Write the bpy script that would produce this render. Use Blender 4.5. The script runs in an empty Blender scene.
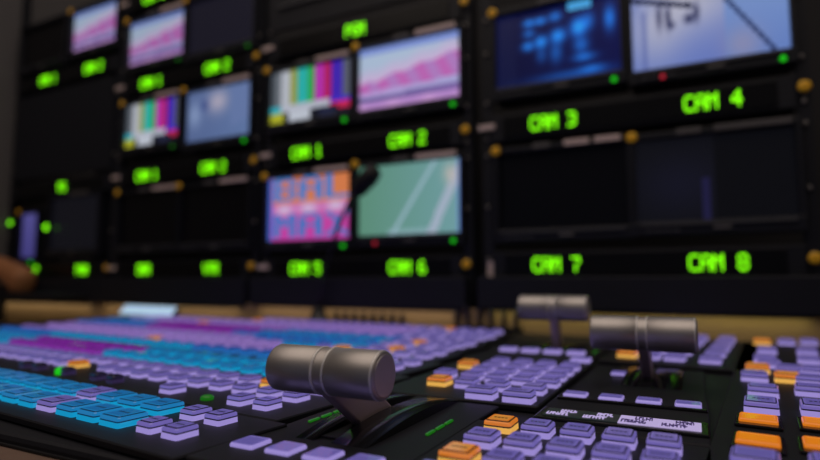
import bpy, bmesh, math, random
from mathutils import Vector, Matrix
random.seed(7)
S = bpy.context.scene
COL = S.collection
PI = math.pi
R = math.radians

# ---------------------------------------------------------------- materials
def lin(c):
    c = c / 255.0
    return c / 12.92 if c <= .04045 else ((c + .055) / 1.055) ** 2.4
def rgb(r, g, b): return (lin(r), lin(g), lin(b), 1.0)

def mat(name, base, rough=.5, metal=0.0, emit=None, estr=1.0, noise=0.0, nscale=60, bump=0.0, spec=.5, coat=0.0):
    m = bpy.data.materials.new(name); m.use_nodes = True
    nt = m.node_tree; p = nt.nodes['Principled BSDF']
    p.inputs['Base Color'].default_value = base
    p.inputs['Roughness'].default_value = rough
    p.inputs['Metallic'].default_value = metal
    p.inputs['Specular IOR Level'].default_value = spec
    p.inputs['Coat Weight'].default_value = coat
    if emit:
        p.inputs['Emission Color'].default_value = emit
        p.inputs['Emission Strength'].default_value = estr
    if noise or bump:
        tc = nt.nodes.new('ShaderNodeTexCoord'); n = nt.nodes.new('ShaderNodeTexNoise')
        n.inputs['Scale'].default_value = nscale; n.inputs['Detail'].default_value = 4
        nt.links.new(tc.outputs['Object'], n.inputs['Vector'])
        if noise:
            mx = nt.nodes.new('ShaderNodeMix'); mx.data_type = 'RGBA'
            mx.inputs[6].default_value = tuple(c * (1 - noise) for c in base[:3]) + (1,)
            mx.inputs[7].default_value = tuple(min(1, c * (1 + noise)) for c in base[:3]) + (1,)
            nt.links.new(n.outputs['Fac'], mx.inputs[0]); nt.links.new(mx.outputs[2], p.inputs['Base Color'])
        if bump:
            b = nt.nodes.new('ShaderNodeBump'); b.inputs['Strength'].default_value = bump
            b.inputs['Distance'].default_value = .0004
            nt.links.new(n.outputs['Fac'], b.inputs['Height']); nt.links.new(b.outputs['Normal'], p.inputs['Normal'])
    return m

def brushed(name, base, rough):
    m = mat(name, base, rough, .86)
    nt = m.node_tree; p = nt.nodes['Principled BSDF']
    tc = nt.nodes.new('ShaderNodeTexCoord'); mp = nt.nodes.new('ShaderNodeMapping'); n = nt.nodes.new('ShaderNodeTexNoise')
    mp.inputs['Scale'].default_value = (2500, 60, 60); n.inputs['Scale'].default_value = 1.0
    nt.links.new(tc.outputs['Object'], mp.inputs['Vector']); nt.links.new(mp.outputs['Vector'], n.inputs['Vector'])
    r = nt.nodes.new('ShaderNodeMapRange'); r.inputs['To Min'].default_value = rough - .07; r.inputs['To Max'].default_value = rough + .09
    nt.links.new(n.outputs['Fac'], r.inputs['Value']); nt.links.new(r.outputs['Result'], p.inputs['Roughness'])
    return m

def screen_mat():
    m = bpy.data.materials.new('screen_picture'); m.use_nodes = True
    nt = m.node_tree; p = nt.nodes['Principled BSDF']
    p.inputs['Base Color'].default_value = (.004, .004, .005, 1); p.inputs['Roughness'].default_value = .25
    a = nt.nodes.new('ShaderNodeVertexColor'); a.layer_name = 'picture'
    nt.links.new(a.outputs['Color'], p.inputs['Emission Color']); p.inputs['Emission Strength'].default_value = 1.0
    return m

M = {}
M['panel'] = mat('panel_black', rgb(36, 37, 43), .5, noise=.15, nscale=900, bump=.15, spec=.14)
M['gloss'] = mat('gloss_black', rgb(26, 26, 29), .22)
M['frame'] = mat('rack_black', rgb(32, 34, 42), .5, noise=.1, nscale=40, spec=.3)
M['bezel'] = mat('bezel_black', rgb(30, 32, 40), .4, spec=.35)
M['grey'] = mat('dark_grey_metal', rgb(70, 71, 78), .4, .3)
M['groove'] = mat('groove_dark', rgb(16, 12, 20), .6)
M['metal'] = brushed('handle_aluminium', (.53, .50, .485, 1), .45)
M['metal_ring'] = mat('ring_bright_aluminium', (.9, .88, .87, 1), .35, .3)
M['arm'] = mat('arm_grey', rgb(186, 168, 170), .45, .35)
M['wood'] = mat('beige_board', rgb(178, 150, 112), .55, noise=.12, nscale=14)
M['desk'] = mat('desk_beige', rgb(150, 125, 95), .5, noise=.12, nscale=18)
M['armrest'] = mat('armrest_brown', rgb(112, 88, 74), .6, noise=.2, nscale=120, bump=.4)
M['bag'] = mat('bag_tan', rgb(168, 112, 72), .6, noise=.2, nscale=40, bump=.3)
M['wall'] = mat('wall_paint', rgb(96, 94, 96), .85, noise=.08, nscale=12, bump=.3)
M['wall_dark'] = mat('wall_dark', rgb(40, 40, 44), .9, noise=.1, nscale=12)
M['floor'] = mat('floor_carpet', rgb(60, 60, 66), .95, noise=.3, nscale=200)
M['ceil'] = mat('ceiling_tile', rgb(120, 118, 116), .9, noise=.1, nscale=30)
M['label'] = mat('label_tape', rgb(232, 210, 206), .5)
M['label_dim'] = mat('label_grey', rgb(92, 90, 92), .5)
M['brass'] = mat('brass_screw', rgb(255, 196, 40), .45)
M['steel'] = mat('steel_screw', rgb(150, 145, 142), .35, .8)
M['green'] = mat('green_readout', rgb(20, 60, 5), .4, emit=rgb(112, 226, 8), estr=2.1)
M['green_led'] = mat('green_led', rgb(10, 50, 8), .3, emit=rgb(30, 205, 24), estr=.85)
M['green_dim'] = mat('green_led_dim', rgb(10, 50, 8), .3, emit=rgb(26, 110, 18), estr=.7)
M['red_led'] = mat('red_led', rgb(60, 8, 12), .3, emit=rgb(200, 40, 60), estr=.7)
M['window'] = mat('readout_window', rgb(16, 16, 18), .3, spec=.3)
M['screen'] = screen_mat()
M['off'] = mat('screen_off', rgb(14, 14, 19), .28, spec=.4)
M['tablet'] = mat('lit_panel', rgb(150, 170, 190), .3, emit=rgb(160, 190, 215), estr=1.0)
M['lamp'] = mat('lamp_tube', rgb(240, 220, 190), .4, emit=(1, .78, .5, 1), estr=.6)

def keyset(n, skirt, rim, face, k=1.0, line=.28):
    b = lambda c: tuple(lin(x) * .2 for x in c) + (1,)
    M[n] = [mat(n + '_skirt', b(skirt), .22, emit=rgb(*skirt), estr=k, coat=.3),
            mat(n + '_rim', b(rim), .18, emit=rgb(*rim), estr=k, coat=.3),
            mat(n + '_face', b(face), .2, emit=rgb(*face), estr=k, coat=.3),
            mat(n + '_line', b([x * .4 for x in face]), .4, emit=rgb(*[x * line for x in face]), estr=.7)]
keyset('lav', (150, 134, 202), (104, 92, 164), (92, 82, 150))
keyset('lilac', (152, 122, 194), (130, 102, 178), (122, 96, 172))
keyset('cyan', (16, 142, 190), (24, 114, 170), (24, 96, 154), line=.6)
keyset('blue', (36, 110, 184), (32, 82, 162), (30, 74, 152))
keyset('magenta', (132, 44, 162), (112, 32, 140), (104, 28, 134))
keyset('orange', (224, 168, 78), (200, 112, 36), (192, 126, 50))
keyset('amber', (206, 112, 24), (210, 112, 18), (216, 122, 24))
keyset('dim', (54, 42, 80), (36, 30, 54), (30, 24, 46), .6)

# ---------------------------------------------------------------- mesh helpers
class MB:
    """collects shapes into one mesh"""
    def __init__(s): s.bm = bmesh.new()
    def box(s, c, d, bev=0.0, mi=0, rot=None, seg=2):
        r = bmesh.ops.create_cube(s.bm, size=1)
        vs = r['verts']
        for v in vs: v.co = Vector((v.co.x * d[0], v.co.y * d[1], v.co.z * d[2]))
        fs = list({f for v in vs for f in v.link_faces})
        if bev > 0:
            es = list({e for v in vs for e in v.link_edges})
            r2 = bmesh.ops.bevel(s.bm, geom=es, offset=bev, segments=seg, affect='EDGES', profile=.5, clamp_overlap=True)
            fs = list({f for f in r2['faces']} | {f for f in fs if f.is_valid})
            vs = list({v for f in fs for v in f.verts})
            fs = list({f for v in vs for f in v.link_faces})
        mx = Matrix.Translation(Vector(c)) @ (rot.to_4x4() if rot else Matrix.Identity(4))
        for v in vs: v.co = mx @ v.co
        for f in fs: f.material_index = mi
        return s
    def ring(s, outlines, mis, cap_mi, bottom=True):
        """stacked outlines (same count) joined by walls, mis one material per band"""
        rows = [[s.bm.verts.new(p) for p in o] for o in outlines]
        n = len(rows[0])
        for k in range(len(rows) - 1):
            for i in range(n):
                f = s.bm.faces.new((rows[k][i], rows[k][(i + 1) % n], rows[k + 1][(i + 1) % n], rows[k + 1][i]))
                f.material_index = mis[k]
        f = s.bm.faces.new(rows[-1]); f.material_index = cap_mi
        if bottom: s.bm.faces.new(list(reversed(rows[0])))
        return s
    def lathe(s, prof, mis=None, seg=48, axis='X', c=(0, 0, 0)):
        """profile of (position along axis, radius)"""
        rows = []
        for (t, r) in prof:
            row = []
            for i in range(seg):
                a = 2 * PI * i / seg; p = (r * math.cos(a), r * math.sin(a))
                v = {'X': (t, p[0], p[1]), 'Y': (p[1], t, p[0]), 'Z': (p[0], p[1], t)}[axis]
                row.append(s.bm.verts.new(Vector(v) + Vector(c)))
            rows.append(row)
        for k in range(len(rows) - 1):
            for i in range(seg):
                f = s.bm.faces.new((rows[k][i], rows[k][(i + 1) % seg], rows[k + 1][(i + 1) % seg], rows[k + 1][i]))
                f.smooth = True
                f.material_index = mis[k] if mis else 0
        for row in (rows[0], rows[-1]):
            f = s.bm.faces.new(row)
            f.material_index = 0
        return s
    def tube(s, pts, r, seg=10, mi=0):
        pts = [Vector(p) for p in pts]; rows = []
        for i, p in enumerate(pts):
            t = (pts[min(i + 1, len(pts) - 1)] - pts[max(i - 1, 0)]).normalized()
            u = t.cross(Vector((0, 1, 0.01))).normalized(); w = t.cross(u)
            rr = r[i] if isinstance(r, (list, tuple)) else r
            rows.append([s.bm.verts.new(p + (u * math.cos(2 * PI * k / seg) + w * math.sin(2 * PI * k / seg)) * rr) for k in range(seg)])
        for a, b in zip(rows, rows[1:]):
            for k in range(seg):
                f = s.bm.faces.new((a[k], a[(k + 1) % seg], b[(k + 1) % seg], b[k])); f.smooth = True; f.material_index = mi
        for row in (rows[0], rows[-1]): s.bm.faces.new(row).material_index = mi
        return s
    def mesh(s, name, mats):
        bmesh.ops.recalc_face_normals(s.bm, faces=s.bm.faces)
        me = bpy.data.meshes.new(name); s.bm.to_mesh(me); s.bm.free()
        for m in (mats if isinstance(mats, (list, tuple)) else [mats]): me.materials.append(m)
        return me
    def build(s, name, mats, parent=None, loc=(0, 0, 0), rot=(0, 0, 0)):
        return link(name, s.mesh(name, mats), parent, loc, rot)

def link(name, me, parent=None, loc=(0, 0, 0), rot=(0, 0, 0)):
    o = bpy.data.objects.new(name, me); COL.objects.link(o)
    o.location = loc; o.rotation_euler = rot
    if parent: o.parent = parent
    return o
def thing(name, label, cat, loc=(0, 0, 0), rz=0.0, group=None):
    o = bpy.data.objects.new(name, None); COL.objects.link(o)
    o.empty_display_size = .02; o.location = loc; o.rotation_euler = (0, 0, rz)
    o['label'] = label; o['category'] = cat
    if group: o['group'] = group
    return o
def structure(o):
    o['kind'] = 'structure'; return o

def rrect(w, d, r, z, n=3):
    pts = []
    for cx, cy, a0 in ((1, 1, 0), (-1, 1, 90), (-1, -1, 180), (1, -1, 270)):
        for k in range(n + 1):
            a = R(a0 + 90 * k / n)
            pts.append(Vector((cx * (w / 2 - r) + r * math.cos(a), cy * (d / 2 - r) + r * math.sin(a), z)))
    return pts

# ---------------------------------------------------------------- lettering (dot matrix 5x7)
FONT = {'A': '01110 10001 10001 11111 10001 10001 10001', 'C': '01111 10000 10000 10000 10000 10000 01111',
 'M': '10001 11011 10101 10101 10001 10001 10001', 'P': '11110 10001 10001 11110 10000 10000 10000',
 'G': '01111 10000 10000 10011 10001 10001 01111', 'V': '10001 10001 10001 10001 01010 01010 00100',
 'T': '11111 00100 00100 00100 00100 00100 00100', 'R': '11110 10001 10001 11110 10100 10010 10001',
 'B': '11110 10001 10001 11110 10001 10001 11110', 'L': '10000 10000 10000 10000 10000 10000 11111',
 'X': '10001 01010 00100 00100 00100 01010 10001', 'S': '01111 10000 10000 01110 00001 00001 11110',
 'D': '11110 10001 10001 10001 10001 10001 11110', ' ': '00000 ' * 6 + '00000',
 '1': '00100 01100 00100 00100 00100 00100 01110', '2': '01110 10001 00001 00110 01000 10000 11111',
 '3': '11110 00001 00001 01110 00001 00001 11110', '4': '00010 00110 01010 10010 11111 00010 00010',
 '5': '11111 10000 11110 00001 00001 10001 01110', '6': '01110 10000 10000 11110 10001 10001 01110',
 '7': '11111 00001 00001 00010 00100 00100 00100', '8': '01110 10001 10001 01110 10001 10001 01110'}
FONT = {k: v.split() for k, v in FONT.items()}

def dot_text(txt, px=.00290, pz=.0036, adv=.0163):
    """lit dots on the x-z plane, facing -y, centred"""
    mb = MB(); w = adv * len(txt) - (adv - px * 5)
    for i, ch in enumerate(txt):
        for r_, row in enumerate(FONT[ch]):
            for c_, b in enumerate(row):
                if b == '1':
                    x = -w / 2 + i * adv + (c_ + .5) * px; z = (3 - r_) * pz
                    mb.box((x, 0, z), (px * .97, .0012, pz * .97), mi=0)
    return mb

# ---------------------------------------------------------------- screen pictures
def mixc(a, b, t): t = max(0, min(1, t)); return tuple(x + (y - x) * t for x, y in zip(a, b))
def blob(u, v, cu, cv, ru, rv): return math.exp(-(((u - cu) / ru) ** 2 + ((v - cv) / rv) ** 2))
BARS = ((0, (70, 76, 84)), (.07, (104, 110, 118)), (.14, (172, 176, 186)), (.25, (140, 146, 56)), (.34, (40, 166, 162)), (.46, (44, 158, 66)),
        (.55, (172, 48, 164)), (.66, (168, 30, 84)), (.755, (62, 36, 168)), (.88, (84, 88, 104)))
def pic_bars(u, v):
    if v > .33: return [c for a, c in BARS if u >= a][-1]
    if v > .2: return (40, 160, 176) if u < .14 else (172, 176, 190) if u < .74 else (66, 46, 186) if v > .27 else (196, 38, 88)
    if u < .17: return (166, 168, 42)
    if .24 < u < .50 and v < .24: return (182, 188, 200)
    if u > .84 and v > .13: return (186, 36, 80)
    return (30, 34, 58) if .62 < u < .8 else (18, 20, 32)
def pic_stadium(u, v):
    e = .42 + .30 * u + .02 * math.sin(u * 23)
    if v < .13: return mixc((196, 150, 206), (176, 132, 196), abs(math.sin(u * 9)))
    if v < .20 + .05 * u: return mixc((92, 84, 140), (120, 96, 160), u)
    if v < .29 + .05 * u: return mixc((176, 150, 206), (160, 160, 206), u)
    if v < e:
        t = .5 + .5 * math.sin(u * 30 + v * 9)
        return mixc((182, 96, 172), (164, 128, 190), t * .8)
    if v < .9: return mixc((196, 168, 206), (164, 182, 206), (v - e) / .25)
    return (120, 140, 204)
def pic_stadium_dim(u, v): return tuple(x * .9 for x in pic_stadium(u, v))
def pic_letters(u, v):
    bg = mixc((196, 112, 84), (206, 120, 72), u) if v > .58 else mixc((186, 62, 158), (196, 78, 150), v)
    if u < .05: return (70, 96, 190)
    for txt, z0, z1, cc in (('BAL', .63, .99, (70, 120, 190)), ('MAX', .06, .42, (64, 112, 186))):
        if z0 < v < z1:
            t = (u - .05) / .95 * 3; i = int(t); fx = (t - i) * 6.4 - .7; fz = (1 - (v - z0) / (z1 - z0)) * 7
            if 0 <= i < 3:
                n = FONT[txt[i]]
                for ex in (-.42, 0, .42):
                    if 0 <= fx + ex < 5 and n[min(6, int(fz))][int(fx + ex)] == '1': return cc
    for c in (.2, .5, .82):
        bg = mixc(bg, (200, 176, 208), 1.1 * blob(u, v, c, .5 + .03 * (c - .5), .13, .09))
    return bg
def pic_field(u, v):
    c = mixc((90, 138, 118), (110, 154, 160), u)
    d1 = abs((u - .36) - (v - .05) * .42); d2 = abs((u - .72) - (v - .0) * .30)
    if d1 < .022: c = (142, 172, 184)
    if v < .09 and .3 < u < .78: c = mixc(c, (142, 172, 184), .6)
    if d2 < .045: c = (156, 170, 188)
    if u > .97: c = (100, 130, 200)
    return mixc(c, (190, 178, 172), .8 * blob(u, v, .9, .8, .06, .14))
def pic_blue(u, v):
    c = mixc((9, 12, 50), (12, 16, 66), u)
    if u < .16: c = (15, 19, 58)
    for cu, cv, ru, rv, k in ((.28, .84, .05, .05, 1), (.38, .84, .05, .05, 1), (.50, .86, .05, .06, .9), (.28, .70, .05, .05, .8), (.27, .53, .05, .06, 1), (.38, .56, .05, .08, 1.1), (.38, .38, .04, .10, .5),
        (.52, .60, .06, .09, 1.1), (.50, .38, .05, .14, .6), (.68, .66, .06, .12, 1.2), (.70, .42, .06, .10, .7), (.76, .72, .05, .12, .6), (.92, .70, .04, .16, .9), (.72, .26, .09, .05, .8), (.6, .06, .3, .06, .5), (.78, .1, .1, .05, .6)):
        c = tuple(a + k * b * blob(u, v, cu, cv, ru, rv) for a, b in zip(c, (24, 112, 176)))
    if .60 < u < .79 and .90 < v < .99: c = (70, 156, 214)
    return tuple(min(225, x) for x in c)
def pic_crane(u, v):
    c = mixc((104, 124, 196), (186, 186, 206), .9 * blob(u, v, .42, .75, .35, .4) + .55 * blob(u, v, .15, .4, .2, .4))
    if u > .62: c = mixc((104, 132, 200), (132, 160, 212), v)
    c = mixc(c, (160, 150, 176), .6 * blob(u, v, .72, .15, .12, .2))
    if abs(v - (.88 - u * .48)) < .032 and u < .42: c = (34, 40, 70)
    if abs(u - (.62 + (.72 - v) * .42)) < .016 and v < .72: c = (44, 58, 104)
    if v > .72 and abs(u - .62) < .016: c = (50, 66, 130)
    for a, b, w, h in ((.19, .62, .015, .14), (.25, .60, .015, .13), (.39, .54, .03, .05), (.44, .60, .016, .10), (.27, .5, .02, .04)):
        c = mixc(c, (40, 44, 84), 1.2 * blob(u, v, a, b, w, h))
    if abs(u - .08) < .02 and v < .7: c = mixc(c, (90, 104, 170), .6)
    return tuple(x * .93 for x in c)
def pic_mist(u, v):
    c = mixc((86, 104, 150), (100, 124, 172), u)
    c = mixc(c, (176, 170, 190), 1.0 * blob(u, v, .48, .74, .16, .22)); c = mixc(c, (140, 160, 200), .9 * blob(u, v, .12, .55, .1, .25))
    c = mixc(c, (50, 66, 130), .9 * blob(u, v, .27, .70, .05, .1))
    c = (104, 124, 172) if u > .68 and v > .2 + .5 * (u - .68) else c
    return tuple(x * .93 for x in c)
def pic_violet(u, v): return mixc((62, 58, 118), (78, 74, 136), v)
def pic_faint_reflection(u, v):  # switched-off screen, violet reflection painted in as dim emission
    c = mixc((11, 11, 15), (17, 17, 30), blob(u, v, .3, .45, .32, .4))
    if abs(u - .46) < .02 and v < .5: c = (28, 26, 58)
    return (7, 7, 10) if u > .52 else c
def pic_dusk(u, v): return (21, 20, 32)
def pic_dark(u, v): return (14, 14, 20)

def screen_mesh(w, h, f, nx=60, nz=38):
    vs = [(-w / 2 + w * i / nx, 0, -h / 2 + h * j / nz) for j in range(nz + 1) for i in range(nx + 1)]
    fs = [(j * (nx + 1) + i, j * (nx + 1) + i + 1, (j + 1) * (nx + 1) + i + 1, (j + 1) * (nx + 1) + i) for j in range(nz) for i in range(nx)]
    me = bpy.data.meshes.new('screen'); me.from_pydata(vs, [], fs)
    ca = me.color_attributes.new('picture', 'FLOAT_COLOR', 'CORNER')
    k = 0
    for j in range(nz):
        for i in range(nx):
            c = rgb(*f((i + .5) / nx, (j + .5) / nz))
            for _ in range(4): ca.data[k].color = c; k += 1
    me.materials.append(M['screen'])
    return me

# ---------------------------------------------------------------- setting
def slab(name, lo, hi, m, kind=True):
    o = MB().box([(a + b) / 2 for a, b in zip(lo, hi)], [b - a for a, b in zip(lo, hi)]).build(name, m)
    return structure(o) if kind else o
slab('floor', (-2.2, -2.2, -.05), (1.9, 1.25, 0), M['floor'])
slab('ceiling', (-2.2, -2.2, 2.6), (1.9, 1.25, 2.65), M['ceil'])
slab('wall_back', (-2.2, 1.25, 0), (1.9, 1.30, 2.6), M['wall_dark'])
slab('wall_left', (-1.95, -2.2, 0), (-1.900, 1.25, 2.6), M['wall'])
slab('wall_right', (1.9, -2.2, 0), (1.95, 1.30, 2.6), M['wall_dark'])

YW = .966                                   # face of the monitor wall
PZ = .8045                                  # top of the control modules

# desk under the console
t = thing('control_desk', 'beige wooden desk carrying the whole switcher console below the monitor racks', 'desk', (-.5, .55, 0))
MB().box((0, -.055, .742), (2.7, .89, .036), .004).build('desk_top', M['desk'], t)
for x in (-1.3, 1.3): MB().box((x, -.03, .362), (.05, .78, .724), .003).build('side_panel', M['desk'], t)
MB().box((0, .34, .362), (2.55, .03, .72), .003).build('modesty_panel', M['desk'], t)

# beige backing board between console and racks, lit from under the racks
t = MB().box((-.45, .9475, .7985), (2.75, .006, .075), .002).build('backing_board', M['wood'])
t['label'] = 'beige wooden board standing behind the console under the monitor racks'; t['category'] = 'board'

# console body
con = thing('switcher_console', 'wide black switcher console body that holds all the lit button modules', 'mixing console', (-.45, .55, .7605))
MB().box((0, .0105, .0195), (1.62, .741, .039), .003).build('chassis', M['panel'], con)
MB().box((0, -.360, .0195), (1.62, .004, .03), .001).build('front_lip', M['gloss'], con)
MB().box((.430, -.4055, .0195), (.38, .085, .039), .003).build('added_front_deck', M['panel'], con)  # unseen deck added to carry the extra glowing key rows
pad = MB().box((-.76, .143, .7785), (1.02, .086, .036), .006, seg=4).build('armrest', M['armrest'])
pad.rotation_euler = (0, 0, 0)
pad['label'] = 'brown padded armrest in front of the console beside the cyan buttons'; pad['category'] = 'armrest'

# ---------------------------------------------------------------- keys
_keys = {}
def key_meshes(w, d, h, style, legend=True):
    k = (w, d, h, style, legend)
    if k in _keys: return _keys[k]
    r = .0016; z1 = h * .82; zt = h - .0006; m = M[style]
    body = MB().ring([rrect(w, d, r, 0), rrect(w - .0002, d - .0002, r, .0006), rrect(w - .0004, d - .0004, r, h * .47), rrect(w - .0009, d - .0009, r, h * .49), rrect(w - .0009, d - .0009, r, h * .57), rrect(w - .0005, d - .0005, r, h * .59), rrect(w - .0008, d - .0008, r, z1), rrect(w - .0022, d - .0022, r * .8, zt)], [0, 0, 3, 3, 3, 1, 1], 1)
    bme = body.mesh('button', m)
    c = MB(); a, b = w - .0026, d - .0026
    c.ring([rrect(a, b, r * .7, zt), rrect(a, b, r * .7, zt + .0001), rrect(a - .0012, b - .0014, r * .5, zt + .0001), rrect(a - .0013, b - .0015, r * .5, h - .0001),
            rrect(a - .0017, b - .0019, r * .5, h), rrect(a - .0036, b - .0040, r * .4, h), rrect(a - .0040, b - .0044, r * .4, h - .0001)],
           [3, 3, 3, 1, 1, 2], 2)
    if legend:
        for q in range(4):
            c.box((-w * .2 + q * w * .13, 0, h - .00005), (w * .085, d * .09, .0001), mi=3)
    cme = c.mesh('button_cap', m)
    _keys[k] = (bme, cme); return _keys[k]
def key(parent, x, y, style='lav', w=.0165, d=.021, h=.0064, legend=True, name='button'):
    bme, cme = key_meshes(w, d, h, style, legend)
    o = link(name, bme, parent, (x, y, PZ - .800))
    link('button_cap', cme, o)
    return o
def flat_key(parent, x, y, style, w, d, h=.0020):
    k = ('flat', w, d, h, style)
    if k not in _keys:
        m = M[style]
        _keys[k] = MB().ring([rrect(w, d, .001, 0), rrect(w, d, .001, h * .6), rrect(w - .0012, d - .0012, .0008, h), rrect(w - .0028, d - .0028, .0006, h),
                              rrect(w - .0034, d - .0034, .0006, h - .0002)], [0, 0, 1, 2], 2).mesh('flat_button', m)
    return link('flat_button', _keys[k], parent, (x, y, PZ - .800))

def module(name, label, x0, x1, y0, y1, rz=0.0, group=None, cat='control panel'):
    """a lift-out plate on the console; its origin is the front right corner of the plate"""
    t = thing(name, label, cat, (x1, y0, .800), rz, group)
    w, d = x1 - x0, y1 - y0
    MB().box((-w / 2, d / 2, .0023), (w - .001, d - .001, .0044), .0008, seg=1).build('panel_plate', M['panel'], t)
    return t

# ---------------------------------------------------------------- left bank of bus modules
YAW = R(-5.0)
def bus(label, xr, y0, depth, rows, length, group='bus button panels of the left bank'):
    """rows: list of (y in the module, [style per key], x of first key, pitch, width, depth)"""
    t = module('bus_button_panel', label, xr - length, xr, y0, y0 + depth, YAW, group)
    for (yy, styles, xo, pit, w, d) in rows:
        for i, st in enumerate(styles):
            if st: key(t, -xo - i * pit, yy, st, w, d, legend=(y0 < .3))
    return t
def run(*parts):
    o = []
    for s, n in parts: o += [s] * n
    return o
L, C_, Mg, O, D_, B_, I_ = 'lav', 'cyan', 'magenta', 'orange', 'dim', 'blue', 'lilac'
b1 = bus('front button panel of cyan keys with a few lavender keys at its right end', -.222, .1905, .077,
    [(.0265, [L, L], .0310, .0225, .0142, .0150), (.0575, [L, L], .0360, .0225, .0142, .0150),
     (.0265, run((C_, 3), (L, 1), (C_, 14)), .0830, .0245, .0202, .0200),
     (.0560, run((C_, 3), (L, 1), (C_, 14)), .0900, .0252, .0202, .0200)], .56)
for x in (-.2, -.228): key(b1, x, .0728, 'dim', .012, .006, .002, False)
b2 = bus('lavender button panel with one orange key and a green lamp, behind the cyan front panel', -.226, .2690, .0905,
    [(.0210, [L, L, None, None, L] , .0300, .0248, .0142, .0150), (.0210, [D_, D_, None, D_, None, D_, D_], .205, .0248, .0110, .0110),
     (.0490, [L, L, L, L, L, L, L, L, L, L, None, O] + run((L, 11)), .0310, .0258, .0146, .0152),
     (.0770, [L, L, O, L, L, L, L] + run((L, 16)), .0310, .0258, .0146, .0152)], .66)
MB().lathe([(0, .006), (.004, .006), (.006, .004)], axis='Z', seg=20).build('green_lamp', M['green_led'], b2, (-.285, .0195, .0045))
MB().lathe([(0, .0045), (.002, .0045), (.003, .003)], axis='Z', seg=20).build('green_lamp', M['green_dim'], b2, (-.085, .017, .0045))
b3 = bus('third button panel from the front, cyan keys turning magenta towards its far left', -.231, .3615, .082,
    [(.024, [L, L, L] + run((C_, 10), (Mg, 8), (C_, 7)), .0235, .0278, .0165, .0165),
     (.056, [L, L, C_] + run((C_, 9), (Mg, 9), (C_, 6)), .0235, .0278, .0165, .0165)], .80)
b4 = bus('fourth button panel from the front, blue keys before a row of lilac keys', -.236, .446, .082,
    [(.024, [L, L, O] + run((B_, 8), (C_, 12), (B_, 6)), .0245, .0278, .0165, .0165),
     (.056, [L, L, L] + run((I_, 12), (O, 1), (I_, 13)), .0245, .0278, .0165, .0165)], .86)
b5 = bus('fifth button panel from the front, lilac keys with a single orange key midway', -.243, .531, .070,
    [(.019, [L, L, L, L, O, L, C_, C_] + run((I_, 21)), .0235, .0278, .0165, .0165),
     (.050, [L, L, O, L, C_, C_] + run((B_, 5), (I_, 18)), .0235, .0278, .0165, .0165)], .88)
b6 = bus('sixth button panel from the front, blue and cyan keys followed by magenta keys', -.249, .604, .098,
    [(.020, [L, L, L, L] + run((B_, 10), (Mg, 8), (B_, 8)), .0235, .0278, .0165, .0165),
     (.050, [L, L, O, L] + run((C_, 9), (Mg, 10), (B_, 7)), .0235, .0278, .0165, .0165),
     (.080, [L, L, L, L] + run((B_, 8), (Mg, 12), (C_, 6)), .0235, .0278, .0165, .0165)], .90)
b7 = bus('second farthest button panel of the left bank, three lilac rows with one orange key', -.256, .705, .098,
    [(.020, run((L, 5), (I_, 15), (O, 1), (I_, 8)), .0235, .0278, .0165, .0165),
     (.050, run((L, 5), (I_, 24)), .0235, .0278, .0165, .0165),
     (.080, [L, L, L, L, L] + run((I_, 24)), .0235, .0278, .0165, .0165)], .86)
b8 = bus('farthest button panel of lavender keys with two orange keys, below the beige board', -.263, .806, .062,
    [(.018, run((L, 5), (I_, 13), (O, 1)), .0235, .0278, .0165, .0165),
     (.046, run((L, 3), (O, 1), (L, 15)), .0235, .0278, .0165, .0165)], .58)

# ---------------------------------------------------------------- right modules
k1 = module('keypad_module', 'nearest keypad of lavender and orange keys in front of a text display strip', -.121, .004, .106, .327, 0, None, 'keypad')
for r_, yy in enumerate((.311, .280, .249, .2185, .188, .157, .126)):  # nearest rows lie out of view, added for purple glow on the handles
    for c in range(5):
        st = O if (r_ in (0, 2) and c == 0) else L
        key(k1, -.1050 + .0209 * c, yy - .106, st, .0160, .0172, .0066)
kd = module('display_module', 'panel with a text display strip below four flat lavender keys', -.0945, .004, .329, .447, 0, None, 'display')
for x in (-.0815, -.0570, -.0325, -.0082): flat_key(kd, x - .004, .4255 - .329, L, .0160, .0135)
MB().box((-.048, .0790, .0051), (.094, .004, .0024), .0008).build('ridge', M['gloss'], kd)
# display strip: four fields, the two at the right bright with dark characters
ds = MB().box((-.0480, .0285, .0051), (.0940, .0300, .0024), .0008).build('display_strip', M['gloss'], kd)
M['lcd'] = mat('lcd_lit', rgb(120, 120, 150), .3, emit=rgb(168, 152, 196), estr=1.0)
M['lcd_dark'] = mat('lcd_dark', rgb(20, 26, 24), .3, emit=rgb(30, 36, 36), estr=.8)
M['ink'] = mat('lcd_ink', rgb(16, 10, 40), .5, emit=rgb(62, 42, 104), estr=.6)
fa = MB()
for i in range(4): fa.box((-.0325 + .0215 * i, 0, 0), (.0214, .0195, .0006), mi=1 if i < 2 else 0)
f_ = fa.build('display_window', [M['lcd'], M['lcd_dark']], ds, (-.0475, .0285, .0065))
rnd = random.Random(3)
def glyphs(cx, inv):
    g = MB()
    for (y0, n, x0, w) in ((.0045, 5, -.002, .0012), (-.0038, 7, -.009, .0012)):
        for q in range(n):
            x = cx + x0 + q * .0019
            g.box((x, y0, .0005), (.0007, .0066, .0003)); g.box((x + .0007, y0 + rnd.choice((-.0027, 0, .0027)), .0005), (.0013, .0014, .0003))
            if rnd.random() < .6: g.box((x + .0012, y0 + rnd.choice((-.001, .001)), .0005), (.0006, .0036, .0003))
    return g
for i in range(4): glyphs(-.0325 + .0215 * i, i < 2).build('display_characters', M['lcd'] if i < 2 else M['ink'], f_, (0, 0, 0))

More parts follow.
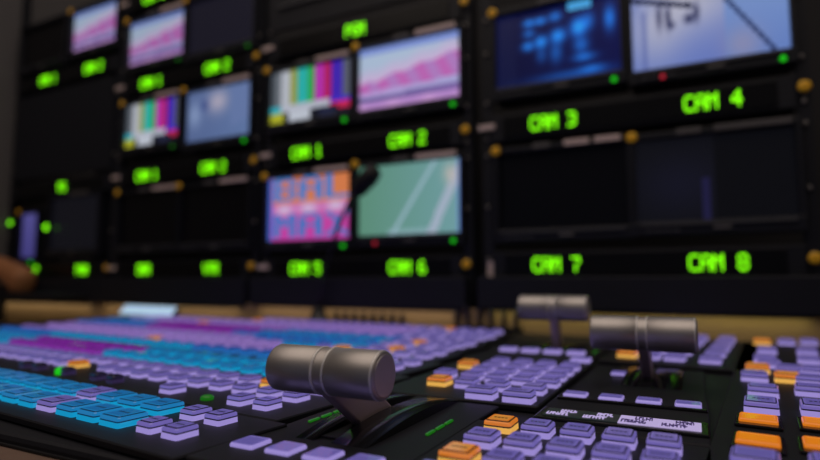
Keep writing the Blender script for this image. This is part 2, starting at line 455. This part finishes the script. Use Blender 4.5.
k2 = module('keypad_module', 'keypad of lavender keys with two orange keys beside the nearest fader lever', -.221, -.0965, .3755, .615, 0, None, 'keypad')
ox, oy = -.0965, .3755
for x in (-.140, -.1125): key(k2, x - ox, .3875 - oy, L, .0210, .0160, .0080)
rows2 = [(.420, [(-.187, O), (-.1635, L), (-.1385, L), (-.1105, L)]), (.4525, [(-.196, L), (-.1715, L), (-.150, L), (-.128, L), (-.1075, L)]),
         (.483, [(-.174, L), (-.152, L), (-.130, L), (-.1085, L)]), (.512, [(-.198, O), (-.174, L), (-.152, L), (-.130, L), (-.1085, L)]),
         (.543, [(-.176, L), (-.153, L), (-.131, L), (-.1085, L)])]
for yy, ks in rows2:
    for x, st in ks: key(k2, x - ox, yy - oy, st, .0165, .0175, .0068, False)
flat_key(k2, -.0125, .600 - oy, L, .019, .016, .004)
k2b = module('key_strip', 'strip of flat lavender keys behind the keypad with two orange keys', -.221, -.1005, .617, .675, 0, None, 'control panel')
for x in (-.202, -.176, -.150, -.124): flat_key(k2b, x + .1005, .655 - .617, L, .0185, .018, .004)

k3 = module('keypad_module', 'keypad of lavender keys behind the middle fader lever, orange key at left', -.0985, .042, .609, .90, R(-6), None, 'keypad')
for r_ in range(5):
    for c in range(4):
        st = O if (r_ == 0 and c == 0) else L
        key(k3, (-.117, -.094, -.070, -.037)[c], .042 + r_ * .058, st, .0195, .024, .0070, False)

k4 = thing('keypad_module', 'narrow control panel of orange and lavender keys at the right edge of the console', 'keypad', (-.004, .250, .800), R(-5.2))
MB().box((.053, .31, .0023), (.108, .66, .0044), .0008, seg=1).build('panel_plate', M['panel'], k4)
for x, y, st, fl in ((.020, .298, L, 0), (.0245, .341, 'amber', 1), (.0290, .392, 'amber', 1), (.0340, .432, L, 2),
        (.054, .346, 'amber', 1), (.0605, .396, 'amber', 1), (.0650, .436, L, 2), (.050, .302, L, 0),
        (.040, .488, L, 0), (.040, .556, L, 0), (.0465, .608, O, 0), (.064, .561, O, 0), (.0700, .611, L, 0), (.071, .505, L, 0), (.0780, .557, L, 0), (.0900, .615, L, 0),
        (.0590, .645, L, 0), (.0590, .685, L, 0), (.0690, .768, L, 0), (.0730, .868, O, 0), (.1010, .880, L, 0), (.1270, .893, L, 0), (.0980, .696, L, 0), (.108, .775, L, 0)):
    dx, dy = x + .004, y - .250; ca, sa = math.cos(R(5.2)), math.sin(R(5.2))
    x, y = dx * ca - dy * sa, dx * sa + dy * ca
    if fl == 1:
        MB().box((x, y, .0055), (.0235, .031, .0020), .0008).build('button_surround', M['gloss'], k4)
        o = flat_key(k4, x, y, st, .0195, .0180, .0020); o.location.z = .0065
    elif fl == 2: key(k4, x, y, st, .0195, .024, .0075)
    else: key(k4, x, y, st, .0195, .020, .0075, False)

# ---------------------------------------------------------------- fader modules
def fader(label, hx, hy, hz, length, dia, ped, pivot, plate, led=True, rz=0.0, flats=()):
    """hx: x of the right end of the handle; pivot: (y, z) of the lever's root"""
    x0, x1, y0, y1 = plate
    t = thing('fader_module', label, 'fader', ((x0 + x1) / 2, (y0 + y1) / 2, .800), rz, 'lever faders of the console')
    cx, cy = (x0 + x1) / 2, (y0 + y1) / 2
    w, d = x1 - x0, y1 - y0
    MB().box((0, 0, .0016), (w - .001, d - .001, .0028), .0006, seg=1).build('panel_plate', M['panel'], t)
    mx = hx - length / 2 - cx
    # arched drum with a slot
    dl, rise = ped
    dy = pivot[0] - cy
    for sgn, ww in ((-1, .012), (1, .022)):
        dm = MB(); ox = mx + sgn * (.0055 + ww / 2); n = 20; rowA = []; rowB = []
        outline = []
        for k in range(n + 1):
            a = -1 + 2 * k / n
            outline.append((dy + a * dl / 2, .003 + rise * (1 - a * a)))
        for (xx, store) in ((ox - ww / 2, rowA), (ox + ww / 2, rowB)):
            for (yy, zz) in outline: store.append((dm.bm.verts.new((xx, yy, zz)), dm.bm.verts.new((xx, yy, .0025))))
        for k in range(n):
            f = dm.bm.faces.new((rowA[k][0], rowA[k + 1][0], rowB[k + 1][0], rowB[k][0])); f.smooth = True
            dm.bm.faces.new((rowA[k][1], rowA[k + 1][1], rowA[k + 1][0], rowA[k][0]))
            dm.bm.faces.new((rowB[k][0], rowB[k + 1][0], rowB[k + 1][1], rowB[k][1]))
        dm.build('slot_cover', M['gloss'], t)
    MB().box((mx, dy, .0034), (.0108, dl * .9, .001), 0).build('slot', M['groove'], t)
    # level lamps each side of the drum
    if led:
        for sgn in (-1, 1):
            lm = MB()
            for q in range(3): lm.box((0, (q - 1) * .013, 0), (.0022, .010, .0014), .0004, seg=1)
            lm.build('level_lamp', M['green_dim'], t, (mx + (.0445 if sgn > 0 else -.0305), dy - (.012 if sgn > 0 else .018), .0036))
    for (x, y, st) in flats: flat_key(t, x - cx, y - cy, st, .0200, .0150)
    # lever
    lv = bpy.data.objects.new('lever', None)
    hy_, hz_ = hy - cy, hz - .800
    p0 = Vector((mx, dy, pivot[1] - .800)); p1 = Vector((mx, hy_, hz_)); dv = p1 - p0
    a = MB(); ang = math.atan2(dv.z, dv.y)
    rot = Matrix.Rotation(ang, 3, 'X')
    a.box((p0 + p1) / 2, (.0075, dv.length, .024), .0012, rot=rot)
    arm = a.build('lever_arm', M['arm'], t)
    h = dia / 2; b = .0016
    prof = [(-length / 2, h - b), (-length / 2 + b * .3, h - b * .3), (-length / 2 + b, h)]
    g = .0036
    prof += [(-g - .0008, h), (-g - .0004, h - .0006), (-g + .0004, h - .0006)]
    prof += [(g - .0004, h - .0006), (g + .0004, h - .0006), (g + .0008, h), (length / 2 - b, h), (length / 2 - b * .3, h - b * .3), (length / 2, h - b)]
    mis = [0] * (len(prof) - 1)
    hd = MB().lathe(prof, mis, seg=64).build('handle', M['metal'], t, (mx, hy_, hz_))
    for s2 in (-1, 1):
        MB().lathe([(-.0006, h - .0004), (-.0005, h + .0002), (.0005, h + .0002), (.0006, h - .0004)], seg=64).build('handle_ring', M['metal_ring'], hd, (s2 * g, 0, 0))
    MB().lathe([(0, h - b - .0002), (.0004, h - b - .0006)], seg=64).build('handle_end_face', M['metal'], hd, (length / 2, 0, 0))
    MB().lathe([(-.0007, h - b - .0001), (-.0005, h + .0001), (.0003, h + .0001), (.0006, h - .0004)], seg=64).build('handle_ring', M['metal_ring'], hd, (length / 2 - b, 0, 0))
    return t
fader('nearest silver lever fader with a thick barrel handle, left of the nearest keypad', -.1450, .256, .8388, .0690, .0258, (.130, .0060), (.3150, .797), (-.2205, -.122, .2385, .374), flats=())
fader('middle silver lever fader behind the nearest keypad, under the dark monitors', -.0010, .500, .8443, .080, .0280, (.11, .004), (.545, .799), (-.070, .003, .4285, .600), led=False,
      flats=((-.061, .537, L),))
fader('farthest and smallest silver lever fader by the backing board', -.114, .683, .8545, .081, .0305, (.10, .006), (.705, .800), (-.225, -.1005, .6765, .80), led=True)
# row of flat keys in front of the nearest lever
ks = module('key_strip', 'strip of flat lavender keys in front of the nearest silver lever', -.221, -.122, .196, .237, 0, None, 'control panel')
for x in (-.206, -.1835, -.161, -.1385): flat_key(ks, x + .122, .2255 - .196, L, .0148, .0155)

# ---------------------------------------------------------------- racks with monitors and tally displays
def screw(parent, x, z, m='steel', r=.0045, y=-.004, name='screw'):
    return MB().lathe([(0, r), (-.002, r), (-.0035, r * .6)], axis='Y', seg=16).build(name, M[m], parent, (x, y, z))
RACKS = [('A', -1.640, 'leftmost equipment rack beside the left wall, mostly dark'), ('B', -1.135, 'equipment rack with a small colour bar picture and bluish picture side by side'),
         ('C', -.617, 'equipment rack holding the large colour bars, pink stadium, letters and green field pictures'), ('D', -.092, 'nearest equipment rack, with the CAM 3, CAM 4, CAM 7 and CAM 8 readouts')]
for n, cx, lab in RACKS:
    t = thing('equipment_rack', lab, 'rack', (cx, YW, 0), 0, 'monitor racks')
    for sgn in (-1, 1):
        p = MB(); p.box((sgn * .2425, .010, 1.285), (.020, .004, 2.29), .0005, seg=1); p.box((sgn * .2515, .022, 1.285), (.002, .024, 2.29), 0)
        p.build('rack_post', M['frame'], t)
        for z in ((.925, 1.02, 1.115, 1.148, 1.215, 1.31, 1.375, 1.46, 1.56) if n != 'A' else (1.02, 1.23, 1.4)):
            screw(t, sgn * .2425, z, 'steel', .0038, .006)
    zb = {'A': .827, 'B': .830, 'C': .835, 'D': .8385}[n]
    MB().box((0, -.018, (zb + .894) / 2), (.502, .030, .894 - zb), .002).build('lower_panel', M['frame'], t)
    MB().box((0, .04, .07), (.503, .10, .14), .004).build('plinth', M['frame'], t)
    if n == 'A': MB().lathe([(0, .007), (-.003, .006), (-.0045, .003)], axis='Y', seg=18).build('signal_lamp', M['green'], t, (-.2425, .008, 1.064))
    if n == 'D': MB().box((-.2385, .0065, .905), (.0125, .003, .034), .0005).build('label_strip', M['label'], t)

def monitor(cx, z0, z1, w, label, pic, tape=None, led='green_led', red=False, brass=True, side_bar=True):
    t = thing('rack_monitor', label, 'monitor', (cx, YW, z0 - .02), 0, 'rack monitors')
    h = z1 - z0; zc = h / 2 + .02
    bw, bh = w + .016, h + .034
    b = MB(); zb = zc - .003
    b.box((0, .035, zb), (bw - .004, .058, bh), .002)
    # bezel rails around the picture
    b.box((0, 0, zc + h / 2 + .0055), (bw, .014, .0105), .0015); b.box((0, 0, zc - h / 2 - .0115), (bw, .014, .0225), .0015)
    b.box((-w / 2 - .004, 0, zc), (.0078, .014, h), .001); b.box((w / 2 + .004, 0, zc), (.0078, .014, h), .001)
    b.build('bezel', M['bezel'], t)
    if pic: link('screen', screen_mesh(w, h, pic), t, (0, .0045, zc))
    else: MB().box((0, .005, zc), (w, .002, h), 0).build('screen', M['off'], t)
    MB().box((0, -.0085, zc - h / 2 - .006), (w * .96, .004, .004), .001).build('lower_trim', M['grey'], t)
    MB().box((.01, -.0085, zc - h / 2 - .0125), (.024, .003, .006), .0006).build('maker_plate', M['label_dim'], t)
    for q in range(4): MB().box((-w * .42 + q * .013, -.0085, zc - h / 2 - .016), (.009, .003, .005), .0006).build('control_button', M['grey'], t)
    if led: MB().lathe([(0, .0044), (-.003, .0040), (-.0045, .002)], axis='Y', seg=18).build('power_lamp', M[led], t, (w / 2 - .012, -.007, zc - h / 2 - .016))
    if red: MB().lathe([(0, .004), (-.003, .0035), (-.004, .002)], axis='Y', seg=18).build('tally_lamp', M['red_led'], t, (-w * .30, -.007, zc - h / 2 - .016))
    if brass: screw(t, -w / 2 - .004, zc + h / 2 + .006, 'brass', .0088, -.007, 'thumb_screw')
    if tape:
        for (x, tw, m) in tape: MB().box((x, -.0085, zc + h / 2 + .0075), (tw, .003, .0095), .0006).build('label_strip', M[m], t)
    return t
W = .221
TP = [(.065, .085, 'label'), (-.01, .035, 'label_dim')]
# rack D
monitor(-.205, 1.236, 1.374, .217, 'monitor showing a dark blue scene with glowing blue figures, above the CAM 3 readout', pic_blue, TP)
monitor(.030, 1.228, 1.370, .217, 'monitor showing a pale blue picture with a hanging black boom, above CAM 4', pic_crane, TP, red=True)
monitor(-.202, .977, 1.114, .217, 'switched off dark monitor between the CAM 3 and CAM 7 readouts', None, [(.03, .042, 'label'), (.08, .042, 'label'), (-.03, .03, 'label_dim')], led=None)
monitor(.028, .980, 1.112, .217, 'nearly black monitor with a faint violet painted reflection between CAM 4 and CAM 8', pic_faint_reflection, [(.055, .100, 'label_dim'), (-.03, .035, 'label_dim')], led=None)
# rack C
monitor(-.741, 1.238, 1.358, W, 'larger monitor showing colour bars, above the CAM 1 readout', pic_bars, TP)
monitor(-.499, 1.236, 1.368, W + .006, 'larger monitor showing a pink stadium picture, above the CAM 2 readout', pic_stadium, TP)
monitor(-.741, .974, 1.113, W, 'monitor showing blue letters on orange and magenta, above the CAM 5 readout', pic_letters, TP)
monitor(-.499, .977, 1.118, W + .004, 'monitor showing a green sports field with white lines, above the CAM 6 readout', pic_field, TP, red=True)
# rack B
monitor(-1.243, 1.462, 1.582, W - .008, 'small pink stadium monitor on top of the colour bar monitor', pic_stadium_dim, TP, led='green_dim')
monitor(-1.014, 1.452, 1.590, W, 'dark bluish monitor at the top, above the monitor with the misty blue picture', pic_dusk, TP, led='green_dim')
monitor(-1.249, 1.238, 1.354, W - .012, 'smaller monitor with colour bars in the rack next to the large colour bars', pic_bars, TP, led='green_dim')
monitor(-1.014, 1.226, 1.354, W - .008, 'monitor showing a misty pale blue picture right of the smaller colour bars', pic_mist, TP)
monitor(-1.246, .978, 1.112, W, 'switched off monitor under the smaller colour bars', None, TP, led=None)
monitor(-1.014, .978, 1.112, W, 'switched off monitor under the misty blue picture', None, TP, led=None)
# rack A
monitor(-1.505, 1.550, 1.668, .200, 'leftmost pink stadium monitor at the top of the dark rack', pic_stadium_dim, None, led=None)
monitor(-1.750, 1.545, 1.668, W, 'switched off monitor at the top of the leftmost rack', None, None, led=None, brass=False)
monitor(-1.553, .975, 1.122, .220, 'switched off monitor low in the leftmost rack beside the small violet screen', pic_dark, [(.03, .08, 'label_dim')], led=None, brass=False)
dm = [o for o in COL.objects if o.get('category') == 'monitor'][-1]
MB().lathe([(0, .009), (-.003, .008), (-.0045, .004)], axis='Y', seg=18).build('signal_lamp', M['green'], dm, (-.116, -.007, .085))
monitor(-1.765, .955, 1.085, .086, 'small violet screen low at the left wall', pic_violet, None, led='green_led', brass=True)

def blank(cx, z0, z1, label, n):
    t = thing('blanking_panel', label, 'panel', (cx, YW, z0), 0, 'blank rack panels')
    MB().box((0, .004, (z1 - z0) / 2), (.466, .008, z1 - z0 - .002), .001).build('plate', M['frame'], t)
    for k in range(n): MB().box((0, -.003, (z1 - z0) * (k + 1) / (n + 1)), (.43, .006, .008), .001).build('ridge', M['grey'], t)
    return t
blank(-1.640, 1.190, 1.452, 'tall blank black panel in the middle of the leftmost rack', 0)
blank(-.617, 1.455, 1.62, 'black panel with two raised bars above the PGM readout', 2)

def tally(cx, zc, texts, label, h=.044, tape=True, w=.466, brass=True):
    t = thing('tally_display', label, 'display', (cx, YW, zc - h / 2), 0, 'green readout strips')
    MB().box((0, .028, h / 2), (w, .056, h), .0015).build('housing', M['frame'], t)
    MB().box((0, -.001, h / 2), (w * .9, .003, h * .8), .0008).build('window', M['window'], t)
    if brass: screw(t, w / 2 + .0095, h / 2 + .004, 'brass', .0088, -.003, 'thumb_screw')
    if tape:
        MB().box((-w / 2 - .008, -.003, h / 2 + .004), (.032, .003, .010), .0006).build('label_strip', M['label'], t)
    for x, s in texts: dot_text(s).build('readout', M['green'], t, (x - cx, -.0035, h / 2))
    return t
tally(-.092, 1.1635, [(.033, 'CAM 4'), (-.212, 'CAM 3')], 'green CAM 3 and CAM 4 readout strip under the blue and pale pictures', .050)
tally(-.092, .9145, [(.030, 'CAM 8'), (-.212, 'CAM 7')], 'green CAM 7 and CAM 8 readout strip at the bottom of the nearest rack', .048, tape=False)
tally(-.617, 1.1645, [(-.743, 'CAM 1'), (-.497, 'CAM 2')], 'green CAM 1 and CAM 2 readout strip under the large colour bars')
tally(-.617, .9125, [(-.741, 'CAM 5'), (-.497, 'CAM 6')], 'green CAM 5 and CAM 6 readout strip under the letters and the green field')
tally(-.617, 1.4145, [(-.621, 'PGM')], 'single green PGM readout strip above the large colour bars', .050)
tally(-1.135, 1.157, [(-1.253, 'CAM 1'), (-1.020, 'CAM 2')], 'green readout strip under the smaller colour bars and misty picture')
tally(-1.135, .915, [(-1.249, 'DDR'), (-1.016, 'VTR')], 'green readout strip at the bottom of the second rack from the left')
tally(-1.135, 1.404, [(-1.252, 'CAM 1'), (-1.017, 'CAM 2')], 'green readout strip between the pink stadium and the smaller colour bars')
tally(-1.135, 1.640, [(-1.255, 'CAM 5')], 'green readout strip at the very top above the smaller pink stadium')
tally(-1.640, 1.488, [(-1.711, 'CAM 1'), (-1.496, 'CAM 2')], 'green readout strip high in the leftmost rack under its pink stadium picture', tape=False, brass=False)
tally(-1.640, 1.154, [(-1.612, 'PG')], 'short green readout below the blank panel of the leftmost rack', tape=False, brass=False)
tally(-1.640, .916, [(-1.714, 'P'), (-1.501, 'PGM')], 'green readout strip at the bottom of the leftmost rack', tape=False)

# ---------------------------------------------------------------- things along the back of the console
t = thing('gooseneck_microphone', 'black gooseneck talkback microphone bending up in front of the green field picture', 'microphone', (-.672, .918, .7995))
MB().lathe([(0, .022), (.010, .022), (.014, .017), (.030, .012), (.034, .011)], axis='Z', seg=28).build('base', M['gloss'], t)
neck = [(.000, 0, .03), (.006, 0, .07), (.020, -.004, .115), (.042, -.012, .165), (.062, -.016, .205), (.082, -.018, .238), (.100, -.018, .258)]
MB().tube(neck, .0036, 12).build('neck', M['gloss'], t)
MB().tube([(.094, -.018, .249), (.104, -.018, .262), (.128, -.018, .284), (.140, -.018, .296), (.144, -.018, .299)], [.008, .0165, .0185, .015, .006], 20).build('foam_head', M['groove'], t)

def comb(x0, x1, n, label, zt):
    t = thing('cable_comb', label, 'cable holder', ((x0 + x1) / 2, .940, .7995), 0, 'black cable combs')
    MB().box((0, 0, .004), (x1 - x0, .010, .008), .001).build('comb_base', M['gloss'], t)
    for i in range(n):
        MB().box((-(x1 - x0) / 2 + (i + .5) * (x1 - x0) / n, 0, zt / 2), (.0068, .008, zt), .002).build('comb_tooth', M['gloss'], t)
comb(-.397, -.265, 6, 'black cable comb with tall teeth by the farthest lever', .044)
comb(-.655, -.485, 8, 'black cable comb with short teeth between microphone and tall comb', .026)
t = thing('touch_panel', 'glowing pale blue touch panel lying tilted at the far left end of the console', 'touch panel', (-1.132, .892, .7995), R(-4))
MB().box((0, .004, .013), (.185, .014, .026), .002, rot=Matrix.Rotation(R(-25), 3, 'X')).build('wedge_base', M['gloss'], t)
for q in (-.112, .020): MB().box((q, .032, .018), (.009, .009, .036), .001).build('support_post', M['gloss'], t)
MB().box((0, -.006, .0185), (.190, .003, .026), .001, rot=Matrix.Rotation(R(-40), 3, 'X')).build('lit_face', M['tablet'], t)
t = thing('padded_bag', 'brown padded bag with a dark strap on the ledge by the left wall', 'bag', (-1.735, .900, .8535))
MB().box((0, 0, .048), (.200, .070, .080), .032, seg=5, rot=Matrix.Rotation(R(14), 3, 'Y')).build('bag_body', M['bag'], t)
MB().box((-.01, -.036, .050), (.17, .006, .014), .002, rot=Matrix.Rotation(R(28), 3, 'Y')).build('strap', M['groove'], t)
t = MB().box((-1.66, .896, .8470), (.47, .100, .012), .002).build('ledge_shelf', M['frame'])
t['label'] = 'black ledge shelf under the leftmost rack carrying the brown bag'; t['category'] = 'shelf'

# strip lamps under the racks that light the board
def strip(x, w, col, e):
    t = thing('strip_lamp', 'slim strip lamp under the ' + {-1.135: 'second rack from the left', -.617: 'rack with the large colour bars', -.092: 'nearest rack', -1.64: 'leftmost rack'}[x], 'lamp', (x, .932, {-1.64: .8235, -1.135: .8265, -.617: .8315, -.092: .835}[x]))
    MB().box((0, .008, .0015), (w, .006, .003), .0006).build('lamp_body', M['frame'], t)
    l = bpy.data.lights.new('strip_light', 'AREA'); l.shape = 'RECTANGLE'; l.size = w; l.size_y = .006; l.energy = e; l.color = col
    o = bpy.data.objects.new('strip_light', l); COL.objects.link(o); o.parent = t; o.location = (0, -.002, -.0008); o.rotation_euler = (R(22), 0, 0)
strip(-1.64, .42, (1, .80, .50), .026); strip(-1.135, .46, (1, .80, .50), .026); strip(-.617, .46, (1, .80, .50), .026); strip(-.092, .46, (1, .92, .30), .022)

# ---------------------------------------------------------------- room light
def area(name, loc, size, energy, col, rot=(0, 0, 0)):
    l = bpy.data.lights.new(name, 'AREA'); l.shape = 'RECTANGLE'; l.size, l.size_y = size; l.energy = energy; l.color = col
    o = bpy.data.objects.new(name, l); COL.objects.link(o); o.location = loc; o.rotation_euler = rot
    return o
area('ceiling_light', (-.3, .0, 2.58), (3.0, 2.2), 21.0, (1, .84, .72))
w = bpy.data.worlds.new('room_ambience'); S.world = w; w.use_nodes = True
w.node_tree.nodes['Background'].inputs['Color'].default_value = (.60, .68, 1.0, 1); w.node_tree.nodes['Background'].inputs['Strength'].default_value = .05

# ---------------------------------------------------------------- camera
cd = bpy.data.cameras.new('camera'); cam = bpy.data.objects.new('camera', cd); COL.objects.link(cam)
cd.sensor_width = 36; cd.sensor_fit = 'HORIZONTAL'; cd.lens = 560 * 36 / 820
cam.location = (0, 0, .888); cam.rotation_euler = (R(90) + math.atan(50 / 560), 0, R(27))
cd.clip_start = .01
cd.dof.use_dof = True; cd.dof.focus_distance = .335; cd.dof.aperture_fstop = cd.lens / 7.4; cd.dof.aperture_blades = 0
S.camera = cam
S.view_settings.view_transform = 'Standard'; S.view_settings.look = 'None'; S.view_settings.gamma = 1; S.view_settings.use_curve_mapping = False
S.view_settings.exposure = 0
